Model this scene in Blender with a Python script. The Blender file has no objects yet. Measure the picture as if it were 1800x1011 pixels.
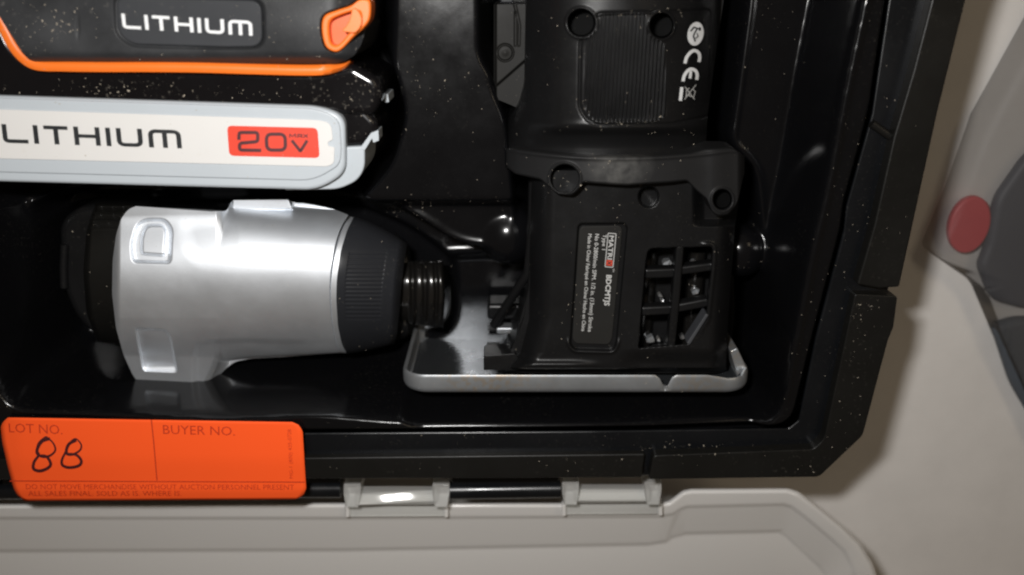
import bpy, bmesh, math, random
import numpy as np
from mathutils import Vector
random.seed(7); rng = np.random.default_rng(7)
C = bpy.context.scene.collection
sc = bpy.context.scene

# ------------------------------------------------------------ camera, world, lights
F_PX = 1575.0
TILT = math.radians(19.3)
CAM = np.array([0.0, 0.0, 430.0])            # millimetres above the table
cd = bpy.data.cameras.new('camera'); cam = bpy.data.objects.new('camera', cd); C.objects.link(cam)
cd.sensor_width = 36; cd.lens = 36 * F_PX / 1800
cd.clip_start = 0.01; cd.clip_end = 20
cam.location = CAM / 1000; cam.rotation_euler = (-TILT, 0, 0)
cd.dof.use_dof = True; cd.dof.focus_distance = 0.366; cd.dof.aperture_fstop = 5.6
sc.camera = cam
sc.view_settings.view_transform = 'Standard'; sc.view_settings.look = 'None'
sc.view_settings.exposure = 0; sc.view_settings.gamma = 1
sc.cycles.filter_width = 2.2
sc.cycles.max_bounces = 10; sc.cycles.transparent_max_bounces = 16

w = bpy.data.worlds.new("World"); sc.world = w; w.use_nodes = True
w.node_tree.nodes['Background'].inputs[0].default_value = (1.0, 0.80, 0.60, 1)
w.node_tree.nodes['Background'].inputs[1].default_value = 0.065

def area_lamp(name, loc, target, sx, sy, watts, col):
    l = bpy.data.lights.new(name, 'AREA'); l.shape = 'RECTANGLE'; l.size = sx; l.size_y = sy
    l.energy = watts; l.color = col
    o = bpy.data.objects.new(name, l); C.objects.link(o)
    o.location = loc
    o.rotation_euler = (Vector(target) - Vector(loc)).to_track_quat('-Z', 'Y').to_euler()
    return o
# the camera's own flash, a little up and left of the lens
area_lamp('camera_flash', (-0.050, 0.044, 0.418), (0.0, -0.13, 0.05), 0.034, 0.020, 1.72, (1.0, 0.985, 0.965))
# ceiling fitting of the room
area_lamp('ceiling_lamp', (1.3, 0.8, 1.8), (0, 0, 0), 1.2, 0.3, 5.0, (1.0, 0.82, 0.58))

# ------------------------------------------------------------ helpers
ct, st = math.cos(TILT), math.sin(TILT)
def W(u, v, z):
    """pixel of the 1800 x 1011 photograph at height z (mm) -> world mm"""
    u = np.asarray(u, float); v = np.asarray(v, float); z = np.asarray(z, float)
    a = (u - 900) ; b = (505.5 - v)
    dx = a; dy = -st * F_PX + b * ct; dz = -ct * F_PX - b * st
    k = (z - CAM[2]) / dz
    return np.stack(np.broadcast_arrays(k * dx, k * dy, z), -1)
def PX(p):
    p = np.asarray(p, float) - CAM
    d = -st * p[..., 1] - ct * p[..., 2]
    r = p[..., 0]; upv = ct * p[..., 1] - st * p[..., 2]
    return 900 + F_PX * r / d, 505.5 - F_PX * upv / d

ORG = {}
def root(name, label, cat, loc, group=None):
    o = bpy.data.objects.new(name, None); C.objects.link(o)
    o.empty_display_size = 0.02
    o.location = tuple(np.asarray(loc) / 1000); o['label'] = label; o['category'] = cat
    if group: o['group'] = group
    ORG[o.name] = np.asarray(loc, float)
    return o
def link(name, me, mat, parent=None, org=None, smooth=True, **props):
    o = bpy.data.objects.new(name, me); C.objects.link(o)
    if mat is not None: me.materials.append(mat)
    if parent is not None:
        o.parent = parent; ORG[o.name] = ORG[parent.name]
    elif org is not None:
        o.location = tuple(np.asarray(org) / 1000); ORG[o.name] = np.asarray(org, float)
    for k, v in props.items(): o[k] = v
    return o
def mk(name, V, F, mat, parent=None, org=(0, 0, 0), smooth=True, recalc=True, sharp=None, **props):
    base = ORG[parent.name] if parent is not None else np.asarray(org, float)
    V = (np.asarray(V, float).reshape(-1, 3) - base) / 1000
    me = bpy.data.meshes.new(name)
    me.from_pydata(V.tolist(), [], [tuple(int(i) for i in f) for f in F])
    if recalc:
        bm = bmesh.new(); bm.from_mesh(me); bmesh.ops.recalc_face_normals(bm, faces=bm.faces); bm.to_mesh(me); bm.free()
    me.polygons.foreach_set('use_smooth', [smooth] * len(me.polygons))
    if sharp is not None and smooth: me.set_sharp_from_angle(angle=math.radians(sharp))
    me.update()
    return link(name, me, mat, parent, org, **props)
def bevel(o, wdt, seg=3, ang=35):
    m = o.modifiers.new('bevel', 'BEVEL'); m.width = wdt / 1000; m.segments = seg
    m.limit_method = 'ANGLE'; m.angle_limit = math.radians(ang)
    n = o.modifiers.new('normals', 'WEIGHTED_NORMAL'); n.keep_sharp = True
    return o
def rnd(pts, r, n=6):
    """round the corners of a closed polygon; r one radius or a list"""
    pts = [np.array(p, float) for p in pts]; N = len(pts)
    rs = [r] * N if np.isscalar(r) else list(r)
    out = []
    for i in range(N):
        p = pts[i]; a = pts[i - 1]; b = pts[(i + 1) % N]
        if rs[i] <= 0: out.append(p); continue
        da = a - p; db = b - p; la = np.linalg.norm(da); lb = np.linalg.norm(db)
        d = min(rs[i], la * .49, lb * .49)
        s = p + da / la * d; e = p + db / lb * d
        for k in range(n + 1):
            t = k / n
            out.append((1 - t) ** 2 * s + 2 * t * (1 - t) * p + t * t * e)
    return np.array(out)
def spline(pts, n=8, closed=False):
    P = [np.array(p, float) for p in pts]; N = len(P); out = []
    for i in range(N if closed else N - 1):
        p1, p2 = P[i], P[(i + 1) % N]
        p0 = P[i - 1] if (i > 0 or closed) else 2 * p1 - p2
        p3 = P[(i + 2) % N] if (i + 2 < N or closed) else 2 * p2 - p1
        for k in range(n):
            t = k / n
            out.append(.5 * (2 * p1 + (p2 - p0) * t + (2 * p0 - 5 * p1 + 4 * p2 - p3) * t * t + (3 * p1 - p0 - 3 * p2 + p3) * t ** 3))
    if not closed: out.append(P[-1])
    return np.array(out)
def ellipse(cx, cy, rx, ry=None, n=32, rot=0):
    ry = rx if ry is None else ry
    a = np.linspace(0, 2 * np.pi, n, endpoint=False); c, s = math.cos(rot), math.sin(rot)
    x = rx * np.cos(a); y = ry * np.sin(a)
    return np.stack([cx + x * c - y * s, cy + x * s + y * c], -1)
def prism(name, outline, zt, zb, mat, parent=None, bev=1.0, seg=3, draft=0.0, **props):
    """closed outline (photo pixels) at height zt (number or per-vertex), straight down to zb"""
    out = np.asarray(outline, float); n = len(out)
    top = W(out[:, 0], out[:, 1], np.broadcast_to(zt, (n,)))
    bot = top.copy(); bot[:, 2] = zb
    if draft:
        c = top.mean(0); bot[:, :2] += (c - top)[:, :2] * draft
    V = np.concatenate([top, bot]); F = [tuple(range(n)), tuple(range(2 * n - 1, n - 1, -1))]
    F += [(i, i + n, (i + 1) % n + n, (i + 1) % n) for i in range(n)]
    o = mk(name, V, F, mat, parent, sharp=35, **props)
    if bev: bevel(o, bev, seg)
    return o
def ring_prism(name, outer, inner, zt, zb, mat, parent=None, bev=.6, **props):
    n = len(outer); assert len(inner) == n
    a = W(outer[:, 0], outer[:, 1], zt); b = W(inner[:, 0], inner[:, 1], zt)
    a2 = a.copy(); b2 = b.copy(); a2[:, 2] = zb; b2[:, 2] = zb
    V = np.concatenate([a, b, a2, b2]); F = []
    for i in range(n):
        j = (i + 1) % n
        F += [(i, j, j + n, i + n), (i + 2 * n, i + 3 * n, j + 3 * n, j + 2 * n), (i, i + 2 * n, j + 2 * n, j), (i + n, j + n, j + 3 * n, i + 3 * n)]
    o = mk(name, V, F, mat, parent, sharp=35, **props)
    if bev: bevel(o, bev, 2)
    return o
def box(name, c, s, mat, parent=None, bev=.4, rot=0, **props):
    """box centred at c (world mm), size s"""
    V = []
    for x in (-.5, .5):
        for y in (-.5, .5):
            for z in (-.5, .5):
                X, Y = x * s[0], y * s[1]
                V.append((c[0] + X * math.cos(rot) - Y * math.sin(rot), c[1] + X * math.sin(rot) + Y * math.cos(rot), c[2] + z * s[2]))
    F = [(0, 1, 3, 2), (4, 6, 7, 5), (0, 4, 5, 1), (2, 3, 7, 6), (0, 2, 6, 4), (1, 5, 7, 3)]
    o = mk(name, V, F, mat, parent, sharp=35, **props)
    if bev: bevel(o, bev, 2)
    return o
def tube(name, pts, r, mat, parent=None, n=12, **props):
    P = np.asarray(pts, float); rr = np.broadcast_to(r, (len(P),)); V = []; F = []
    for i, p in enumerate(P):
        t = P[min(i + 1, len(P) - 1)] - P[max(i - 1, 0)]; t /= np.linalg.norm(t)
        a = np.cross(t, (0.01, 0.02, 1)); a /= np.linalg.norm(a); b = np.cross(t, a)
        for k in range(n):
            an = 2 * math.pi * k / n; V.append(p + rr[i] * (a * math.cos(an) + b * math.sin(an)))
    for i in range(len(P) - 1):
        for k in range(n):
            F.append((i * n + k, i * n + (k + 1) % n, (i + 1) * n + (k + 1) % n, (i + 1) * n + k))
    F += [tuple(range(n)), tuple(range((len(P) - 1) * n, len(P) * n))]
    return mk(name, V, F, mat, parent, sharp=50, **props)
def sst(a, b, x):
    t = np.clip((x - a) / (b - a), 0, 1); return t * t * (3 - 2 * t)
def sdf(poly, X, Y):
    """signed distance, negative inside"""
    poly = np.asarray(poly, float); d = np.full(X.shape, 1e18); ins = np.zeros(X.shape, bool); n = len(poly)
    for i in range(n):
        ax, ay = poly[i]; bx, by = poly[(i + 1) % n]
        ex, ey = bx - ax, by - ay; wx, wy = X - ax, Y - ay
        t = np.clip((wx * ex + wy * ey) / (ex * ex + ey * ey + 1e-12), 0, 1)
        d = np.minimum(d, (wx - ex * t) ** 2 + (wy - ey * t) ** 2)
        if ay != by:
            c = ((ay <= Y) != (by <= Y)) & (X < (bx - ax) * (Y - ay) / (by - ay) + ax)
            ins ^= c
    return np.where(ins, -1, 1) * np.sqrt(d)
def smax(a, b, k):
    h = np.clip(.5 + .5 * (a - b) / k, 0, 1); return b * (1 - h) + a * h + k * h * (1 - h)
def patch(name, U, V, Z, zb, mat, parent, skirt=True, org=None, **props):
    """surface over a (row, column) grid of photo pixels at heights Z; sides go straight down to zb"""
    nr, nc = U.shape; P = W(U, V, Z).reshape(-1, 3)
    return grid_mesh(name, P, nr, nc, zb, mat, parent, skirt, **props)
def grid_mesh(name, P, nr, nc, zb, mat, parent, skirt=True, tuck=0.0, **props):
    idx = np.arange(nr * nc).reshape(nr, nc)
    F = np.stack([idx[:-1, :-1], idx[1:, :-1], idx[1:, 1:], idx[:-1, 1:]], -1).reshape(-1, 4)
    if skirt:
        b = np.concatenate([idx[0, :-1], idx[:-1, -1], idx[-1, :0:-1], idx[:0:-1, 0]])
        k = len(b); top = P[b]; low = top + (P.mean(0) - top) * tuck; low[:, 2] = zb
        n0 = len(P); P = np.concatenate([P, top, low])
        j = np.arange(k); j2 = (j + 1) % k
        F = np.concatenate([F, np.stack([n0 + j, n0 + j2, n0 + k + j2, n0 + k + j], -1)])
    base = ORG[parent.name] if parent is not None else np.asarray(props.pop('org', (0, 0, 0)), float)
    org = props.pop('org', (0, 0, 0)) if parent is None else None
    me = bpy.data.meshes.new(name)
    Vv = ((P - base) / 1000).astype(np.float32)
    me.vertices.add(len(Vv)); me.vertices.foreach_set('co', Vv.ravel())
    me.loops.add(F.size); me.loops.foreach_set('vertex_index', F.ravel().astype(np.int32))
    me.polygons.add(len(F)); me.polygons.foreach_set('loop_start', np.arange(0, F.size, 4, dtype=np.int32))
    me.polygons.foreach_set('loop_total', np.full(len(F), 4, np.int32))
    me.update(calc_edges=True); me.validate()
    me.polygons.foreach_set('use_smooth', [True] * len(me.polygons)); me.update()
    if me.polygons[len(me.polygons) // 3].normal.z < 0: me.flip_normals()
    return link(name, me, mat, parent, org, **props)

# ------------------------------------------------------------ materials
def nodes(name):
    m = bpy.data.materials.new(name); m.use_nodes = True
    nt = m.node_tree; return m, nt, nt.nodes['Principled BSDF'], nt.links
def N(nt, t, **kw):
    n = nt.nodes.new(t)
    for k, v in kw.items(): setattr(n, k, v)
    return n
def surf(name, col, rough=.4, metal=0.0, grain=1800, bump=.15, smudge=.08, dust=0.0, dustcol=(.35, .32, .27), dust_scale=500, spec=.5, coat=0, bd=.0001, tone=.15, dust_lo=.62):
    m, nt, b, L = nodes(name)
    tc = N(nt, 'ShaderNodeTexCoord')
    n1 = N(nt, 'ShaderNodeTexNoise'); n1.inputs['Scale'].default_value = grain; n1.inputs['Detail'].default_value = 3
    n2 = N(nt, 'ShaderNodeTexNoise'); n2.inputs['Scale'].default_value = 38; n2.inputs['Detail'].default_value = 6; n2.inputs['Roughness'].default_value = .65
    for n in (n1, n2): L.new(tc.outputs['Object'], n.inputs['Vector'])
    bp = N(nt, 'ShaderNodeBump'); bp.inputs['Strength'].default_value = bump; bp.inputs['Distance'].default_value = bd
    L.new(n1.outputs['Fac'], bp.inputs['Height']); L.new(bp.outputs['Normal'], b.inputs['Normal'])
    mr = N(nt, 'ShaderNodeMapRange'); mr.inputs['From Min'].default_value = .3; mr.inputs['From Max'].default_value = .7
    mr.inputs['To Min'].default_value = max(.03, rough - smudge); mr.inputs['To Max'].default_value = min(1, rough + smudge)
    L.new(n2.outputs['Fac'], mr.inputs['Value']); L.new(mr.outputs['Result'], b.inputs['Roughness'])
    hue = N(nt, 'ShaderNodeMix', data_type='RGBA')
    hue.inputs['A'].default_value = tuple(c * (1 - tone) for c in col) + (1,); hue.inputs['B'].default_value = tuple(min(1, c * (1 + tone)) for c in col) + (1,)
    L.new(n2.outputs['Fac'], hue.inputs['Factor']); out = hue.outputs['Result']
    if dust > 0:
        n3 = N(nt, 'ShaderNodeTexNoise'); n3.inputs['Scale'].default_value = dust_scale; n3.inputs['Detail'].default_value = 2
        n4 = N(nt, 'ShaderNodeTexNoise'); n4.inputs['Scale'].default_value = 24; n4.inputs['Detail'].default_value = 4
        for n in (n3, n4): L.new(tc.outputs['Object'], n.inputs['Vector'])
        r3 = N(nt, 'ShaderNodeMapRange'); r3.inputs['From Min'].default_value = dust_lo; r3.inputs['From Max'].default_value = dust_lo + .12
        r4 = N(nt, 'ShaderNodeMapRange'); r4.inputs['From Min'].default_value = .45; r4.inputs['From Max'].default_value = .75; r4.inputs['To Max'].default_value = dust
        L.new(n3.outputs['Fac'], r3.inputs['Value']); L.new(n4.outputs['Fac'], r4.inputs['Value'])
        mu = N(nt, 'ShaderNodeMath', operation='MULTIPLY'); L.new(r3.outputs['Result'], mu.inputs[0]); L.new(r4.outputs['Result'], mu.inputs[1])
        mx = N(nt, 'ShaderNodeMix', data_type='RGBA'); L.new(mu.outputs[0], mx.inputs['Factor']); L.new(out, mx.inputs['A'])
        mx.inputs['B'].default_value = dustcol + (1,); out = mx.outputs['Result']
    L.new(out, b.inputs['Base Color'])
    b.inputs['Metallic'].default_value = metal
    b.inputs['Specular IOR Level'].default_value = spec
    if coat: b.inputs['Coat Weight'].default_value = coat; b.inputs['Coat Roughness'].default_value = .08
    return m
def clear(name, tint, body, alpha, rough=.12, ior=1.5):
    """thin clear or milky plastic: part see-through, part body colour, glossy"""
    m, nt, b, L = nodes(name)
    b.inputs['Base Color'].default_value = body + (1,); b.inputs['Roughness'].default_value = rough
    tr = N(nt, 'ShaderNodeBsdfTransparent'); tr.inputs[0].default_value = tint + (1,)
    fr = N(nt, 'ShaderNodeFresnel'); fr.inputs['IOR'].default_value = ior
    ad = N(nt, 'ShaderNodeMath', operation='ADD', use_clamp=True); ad.inputs[1].default_value = alpha
    L.new(fr.outputs[0], ad.inputs[0])
    mx = N(nt, 'ShaderNodeMixShader'); L.new(ad.outputs[0], mx.inputs[0]); L.new(tr.outputs[0], mx.inputs[1]); L.new(b.outputs[0], mx.inputs[2])
    tc = N(nt, 'ShaderNodeTexCoord'); n1 = N(nt, 'ShaderNodeTexNoise'); n1.inputs['Scale'].default_value = 120; L.new(tc.outputs['Object'], n1.inputs['Vector'])
    bp = N(nt, 'ShaderNodeBump'); bp.inputs['Strength'].default_value = .05; bp.inputs['Distance'].default_value = .0005
    L.new(n1.outputs['Fac'], bp.inputs['Height']); L.new(bp.outputs[0], b.inputs['Normal'])
    L.new(mx.outputs[0], nt.nodes['Material Output'].inputs['Surface'])
    return m
M = {}
M['table'] = surf('table_laminate', (.67, .645, .62), .5, grain=900, bump=.08, tone=.10, smudge=.05, dust=.25, dustcol=(.35, .29, .23), dust_scale=260, dust_lo=.7, spec=.3)
M['tray'] = surf('tray_black_gloss', (.0035, .0035, .004), .17, grain=350, bump=.06, bd=.0002, dust=.06, dust_scale=900, smudge=.05, spec=.36)
M['shell'] = surf('case_black_plastic', (.0045, .005, .006), .27, grain=2200, bump=.15, dust=.06, dust_scale=900, spec=.38)
M['bumper'] = surf('bumper_dark_plastic', (.0075, .0072, .0065), .36, grain=1600, bump=.2, dust=.08, dust_scale=700, spec=.25)
M['tool'] = surf('tool_black_plastic', (.0065, .0065, .0068), .33, grain=2600, bump=.25, dust=.06, dust_scale=1100, spec=.27)
M['tool_grey'] = surf('tool_charcoal_plastic', (.018, .019, .022), .44, grain=2600, bump=.3, dust=.12, dust_scale=1100, spec=.16)
M['plate'] = surf('rating_plate_black', (.016, .0155, .0145), .5, grain=2600, bump=.2, spec=.12)
M['rubber'] = surf('soft_charcoal_rubber', (.030, .031, .033), .45, grain=1500, bump=.3, dust=.7, dust_scale=420, tone=.75, smudge=.12, dustcol=(.30, .28, .25), spec=.18)
M['badge'] = surf('badge_grey', (.040, .042, .046), .45, grain=2500, bump=.2, dust=.15, spec=.15)
M['battery'] = surf('battery_black_gloss', (.005, .0045, .005), .16, grain=500, bump=.1, dust=.5, dust_scale=600, smudge=.06, spec=.35)
M['orange'] = surf('orange_plastic', (.86, .175, .018), .42, grain=1800, bump=.2, tone=.04, smudge=.05)
M['orange_shade'] = surf('orange_plastic_shaded', (.62, .11, .015), .5, grain=1800, bump=.2)  # darker copy of the orange: the pocket's shade put into the colour
M['bezel'] = surf('pale_blue_grey_plastic', (.45, .49, .525), .38, grain=1800, bump=.12, tone=.03, dust=.15, dustcol=(.3, .3, .25))
M['label'] = surf('white_label', (.66, .65, .635), .4, grain=900, bump=.03, tone=.02, smudge=.04, dust=.15, dustcol=(.5, .42, .32))
M['red'] = surf('red_label_print', (.70, .06, .032), .42, tone=.03, bump=.02)
M['ink'] = surf('black_ink', (.018, .02, .022), .45, bump=.02)
M['ink_brown'] = surf('dark_maroon_ink', (.07, .018, .022), .5, bump=.02)
M['white_ink'] = surf('white_ink', (.74, .75, .76), .5, bump=.02)
M['grey_ink'] = surf('grey_ink', (.42, .42, .41), .55, bump=.02)
M['red_ink'] = surf('red_ink', (.55, .05, .02), .5, bump=.02)
M['sticker'] = surf('fluorescent_orange_paper', (1.0, .105, .018), .65, grain=700, bump=.06, tone=.02, smudge=.03, spec=.15)
M['sticker_ink'] = surf('printed_red_brown_ink', (.50, .035, .006), .6, bump=.02)
M['marker'] = surf('black_marker', (.06, .008, .01), .5, bump=.02)
M['silver'] = surf('silver_painted_metal', (.77, .80, .84), .53, metal=.87, grain=2600, bump=.25, tone=.07, smudge=.04, dust=.30, dustcol=(.45, .45, .42), dust_scale=700)
M['steel'] = surf('zinc_plated_steel', (.33, .345, .36), .38, metal=.7, grain=700, bump=.12, tone=.12, smudge=.10, dust=.7, dustcol=(.36, .29, .21), dust_scale=420, dust_lo=.46)
M['bezel_dark'] = surf('worn_grey_plastic_edge', (.045, .047, .052), .4, grain=2600, bump=.2)
M['hole_shade'] = surf('hole_shade_black', (.0022, .0022, .0022), .6, grain=2600, bump=.2, spec=.05)  # near-black that paints the shade down the jigsaw holes
M['plate_steel'] = surf('bright_rolled_steel', (.34, .36, .385), .24, metal=.93, grain=700, bump=.08, tone=.12, smudge=.08)
M['chrome_black'] = surf('polished_black_steel', (.007, .0065, .006), .15, metal=0, spec=.75, grain=1500, bump=.1, smudge=.08)
M['lid'] = clear('milky_clear_plastic', (.97, .97, .965), (.93, .91, .885), .54, .14)
M['clear'] = clear('clear_plastic', (.93, .94, .93), (.80, .79, .77), .26, .05)
M['tub'] = clear('cloudy_film', (.74, .735, .73), (.20, .19, .185), .20, .5, 1.12)
M['crumb'] = surf('pale_sawdust', (.40, .35, .28), .8, bump=.1, tone=.35)
M['pad'] = surf('silver_adhesive_pad', (.30, .29, .28), .45, metal=.5)
M['redcap'] = surf('red_plastic', (.66, .055, .065), .45, bump=.05)
M['bagdark'] = surf('dark_grey_cloth', (.075, .085, .10), .7, grain=500, bump=.5, bd=.0006)
M['bagblue'] = surf('blue_grey_plastic', (.075, .08, .10), .5, grain=300, bump=.3)

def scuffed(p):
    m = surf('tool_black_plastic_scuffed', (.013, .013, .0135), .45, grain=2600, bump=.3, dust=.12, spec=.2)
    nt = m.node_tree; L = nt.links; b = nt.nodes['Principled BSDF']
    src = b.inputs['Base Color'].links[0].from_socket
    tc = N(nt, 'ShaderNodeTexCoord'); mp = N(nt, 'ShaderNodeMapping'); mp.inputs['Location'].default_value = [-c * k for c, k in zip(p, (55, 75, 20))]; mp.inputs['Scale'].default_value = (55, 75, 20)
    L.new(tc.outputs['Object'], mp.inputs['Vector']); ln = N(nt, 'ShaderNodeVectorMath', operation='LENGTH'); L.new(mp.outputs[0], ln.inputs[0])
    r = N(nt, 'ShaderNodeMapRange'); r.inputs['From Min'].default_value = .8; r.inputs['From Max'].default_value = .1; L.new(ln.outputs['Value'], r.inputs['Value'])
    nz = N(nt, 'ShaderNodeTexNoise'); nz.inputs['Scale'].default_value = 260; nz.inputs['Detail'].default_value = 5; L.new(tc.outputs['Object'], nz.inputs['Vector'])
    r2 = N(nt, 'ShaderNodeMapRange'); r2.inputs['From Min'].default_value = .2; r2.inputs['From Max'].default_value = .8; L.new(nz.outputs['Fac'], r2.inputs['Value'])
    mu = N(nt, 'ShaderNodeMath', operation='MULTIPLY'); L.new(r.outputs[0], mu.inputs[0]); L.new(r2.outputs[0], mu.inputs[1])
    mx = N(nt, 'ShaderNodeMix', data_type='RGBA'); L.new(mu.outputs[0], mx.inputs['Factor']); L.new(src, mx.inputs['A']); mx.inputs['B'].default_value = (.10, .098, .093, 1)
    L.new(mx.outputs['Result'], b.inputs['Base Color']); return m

# ------------------------------------------------------------ lettering
def strip(pts, wd, closed=False):
    P = np.asarray(pts, float); n = len(P); L_, R_ = [], []
    for i in range(n):
        a = P[i - 1] if (i > 0 or closed) else None; b = P[(i + 1) % n] if (i < n - 1 or closed) else None
        d1 = (P[i] - a) if a is not None else (b - P[i]); d2 = (b - P[i]) if b is not None else d1
        d1 = d1 / (np.linalg.norm(d1) + 1e-9); d2 = d2 / (np.linalg.norm(d2) + 1e-9)
        t = d1 + d2; t /= np.linalg.norm(t) + 1e-9; nn = np.array([-t[1], t[0]])
        c = max(.5, abs(nn @ np.array([-d1[1], d1[0]])))
        ww = wd if np.isscalar(wd) else wd[i]
        L_.append(P[i] + nn * ww / 2 / c); R_.append(P[i] - nn * ww / 2 / c)
    V = np.array(L_ + R_); F = [(i, (i + 1) % n, (i + 1) % n + n, i + n) for i in range(n if closed else n - 1)]
    return V, F
def join(parts):
    V, F, o = [], [], 0
    for v, f in parts:
        V.append(v); F += [tuple(i + o for i in q) for q in f]; o += len(v)
    return np.concatenate(V), F
def rr(x0, y0, x1, y1, r, n=4):
    return rnd([(x0, y0), (x1, y0), (x1, y1), (x0, y1)], r, n)
# wide technical capitals, cap height 1, y up
def glyphs(word, t=.21, gap=.24):
    x = 0; parts = []
    for ch in word:
        if ch == 'L': w_ = 1.05; parts.append(strip(rnd_open([(t/2, 1), (t/2, t/2), (w_, t/2)], .16), t))
        elif ch == 'I': w_ = t; parts.append(strip([(t/2, 1), (t/2, .5), (t/2, 0)], t))
        elif ch == 'T':
            w_ = 1.0; parts += [strip([(0, 1-t/2), (w_, 1-t/2)], t), strip([(w_/2, 1-t), (w_/2, 0)], t)]
        elif ch == 'H':
            w_ = 1.08; parts += [strip([(t/2, 1), (t/2, 0)], t), strip([(w_-t/2, 1), (w_-t/2, 0)], t), strip([(t, .5), (w_-t, .5)], t * .95)]
        elif ch == 'U': w_ = 1.08; parts.append(strip(rnd_open([(t/2, 1), (t/2, t/2), (w_-t/2, t/2), (w_-t/2, 1)], .24), t))
        elif ch == 'M':
            w_ = 1.36; parts += [strip(rnd_open([(t/2, 0), (t/2, 1-t/2), (w_-t/2, 1-t/2), (w_-t/2, 0)], .24), t), strip([(w_/2, 1-t), (w_/2, 0)], t)]
        v, f = parts[-1]
        k = {'T': 2, 'H': 3, 'M': 2}.get(ch, 1)
        for q in range(len(parts) - k, len(parts)): parts[q] = (parts[q][0] + np.array([x, 0]), parts[q][1])
        x += w_ + gap
    V, F = join(parts); V[:, 0] /= (x - gap)
    return V, F            # box 0..1 x 0..1
def rnd_open(pts, r, n=5):
    P = [np.array(p, float) for p in pts]; out = [P[0]]
    for i in range(1, len(P) - 1):
        da = P[i-1] - P[i]; db = P[i+1] - P[i]; d = min(r, np.linalg.norm(da) * .9, np.linalg.norm(db) * .9)
        s = P[i] + da / np.linalg.norm(da) * d; e = P[i] + db / np.linalg.norm(db) * d
        for k in range(n + 1):
            q = k / n; out.append((1-q)**2 * s + 2*q*(1-q) * P[i] + q*q * e)
    out.append(P[-1]); return np.array(out)
def font_mesh(text, bold=0.0, space=1.0):
    cu = bpy.data.curves.new('text_source', 'FONT'); cu.body = text; cu.offset = bold; cu.space_character = space; cu.resolution_u = 2
    o = bpy.data.objects.new('text_source', cu); C.objects.link(o)
    bpy.context.view_layer.update()
    me = bpy.data.meshes.new_from_object(o.evaluated_get(bpy.context.evaluated_depsgraph_get()))
    V = np.array([v.co[:2] for v in me.vertices]); F = [tuple(p.vertices) for p in me.polygons]
    bpy.data.objects.remove(o); bpy.data.curves.remove(cu); bpy.data.meshes.remove(me)
    V -= V.min(0); V /= V.max(0)
    return V, F
def print_on(name, VF, quad, zf, mat, parent, lift=.12, bev=0, **props):
    """VF in the unit box (y up) -> quad of photo pixels (bl, br, tl[, tr]) laid on surface height zf(u, v)"""
    V, F = VF; bl, br, tl = (np.array(q, float) for q in quad[:3])
    tr = np.array(quad[3], float) if len(quad) > 3 else br + tl - bl
    x, y = V[:, :1], V[:, 1:]
    p = bl * (1-x) * (1-y) + br * x * (1-y) + tl * (1-x) * y + tr * x * y
    z = (zf(p[:, 0], p[:, 1]) if callable(zf) else np.full(len(p), float(zf))) + lift
    return mk(name, W(p[:, 0], p[:, 1], z), F, mat, parent, smooth=False, recalc=False, **props)
def print_px(name, VF, zf, mat, parent, lift=.12, ramp=0.0, **props):
    V, F = VF; z = (zf(V[:, 0], V[:, 1]) if callable(zf) else np.full(len(V), float(zf))) + lift + np.linspace(0, ramp, len(V))
    return mk(name, W(V[:, 0], V[:, 1], z), F, mat, parent, smooth=False, recalc=False, **props)
def fill(poly):
    poly = np.asarray(poly, float); return poly, [tuple(range(len(poly)))]

# ------------------------------------------------------------ table
def table():
    x0, x1, y0, y1 = -700, 900, -900, 600
    V = [(x0, y0, 0), (x1, y0, 0), (x1, y1, 0), (x0, y1, 0), (x0, y0, -25), (x1, y0, -25), (x1, y1, -25), (x0, y1, -25)]
    F = [(0, 1, 2, 3), (7, 6, 5, 4), (0, 4, 5, 1), (1, 5, 6, 2), (2, 6, 7, 3), (3, 7, 4, 0)]
    mk('table_top', V, F, M['table'], smooth=False, kind='structure')
table()

# ------------------------------------------------------------ tool case
case = root('tool_case', 'open black plastic tool case with a clear lid hinged along its lower edge', 'tool case', (0, -100, 0))
RIM = 85.0
def wp(px, z):
    px = np.asarray(px, float); return W(px[:, 0], px[:, 1], z)[:, :2]
# outline polygons in photo pixels, read at rim height
bead = rnd([(-400, -330), (1590, -330), (1514, 0), (1477, 173), (1448, 336), (1423, 435), (1397, 575), (1369, 712), (1000, 714), (560, 717), (22, 716), (-25, 640), (-80, 300)],
           [0, 0, 0, 60, 60, 60, 60, 26, 0, 0, 30, 30, 60])
groove = rnd([(-700, -420), (1650, -420), (1561, 0), (1532, 198), (1487, 360), (1483, 400), (1433, 591), (1394, 752), (1000, 757), (540, 760), (-700, 764)],
             [0, 0, 0, 40, 40, 40, 40, 40, 0, 0, 0])
LEDGE = 50.0
well_driver = rnd([(60, 355), (150, 335), (640, 345), (735, 395), (800, 440), (935, 452), (935, 670), (720, 668), (420, 645), (110, 628), (96, 560)], 40)
well_driver2 = rnd([(110, 360), (600, 350), (720, 400), (800, 460), (800, 590), (700, 622), (440, 632), (120, 612)], 40)
well_saw = rnd([(700, 492), (930, 480), (905, 200), (880, 120), (860, 90), (860, -330), (1305, -330), (1300, 0), (1275, 190), (1265, 260), (1312, 300), (1330, 470), (1335, 600), (1318, 676), (725, 676)], 30)
well_batt = rnd([(-400, -330), (670, -330), (655, 60), (690, 150), (700, 200), (680, 270), (625, 340), (-400, 345)], 24)
plateau = rnd([(700, -330), (850, -330), (862, 150), (905, 250), (918, 330), (905, 352), (650, 352), (640, 345), (690, 290), (712, 200), (690, 120)], 22)
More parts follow.
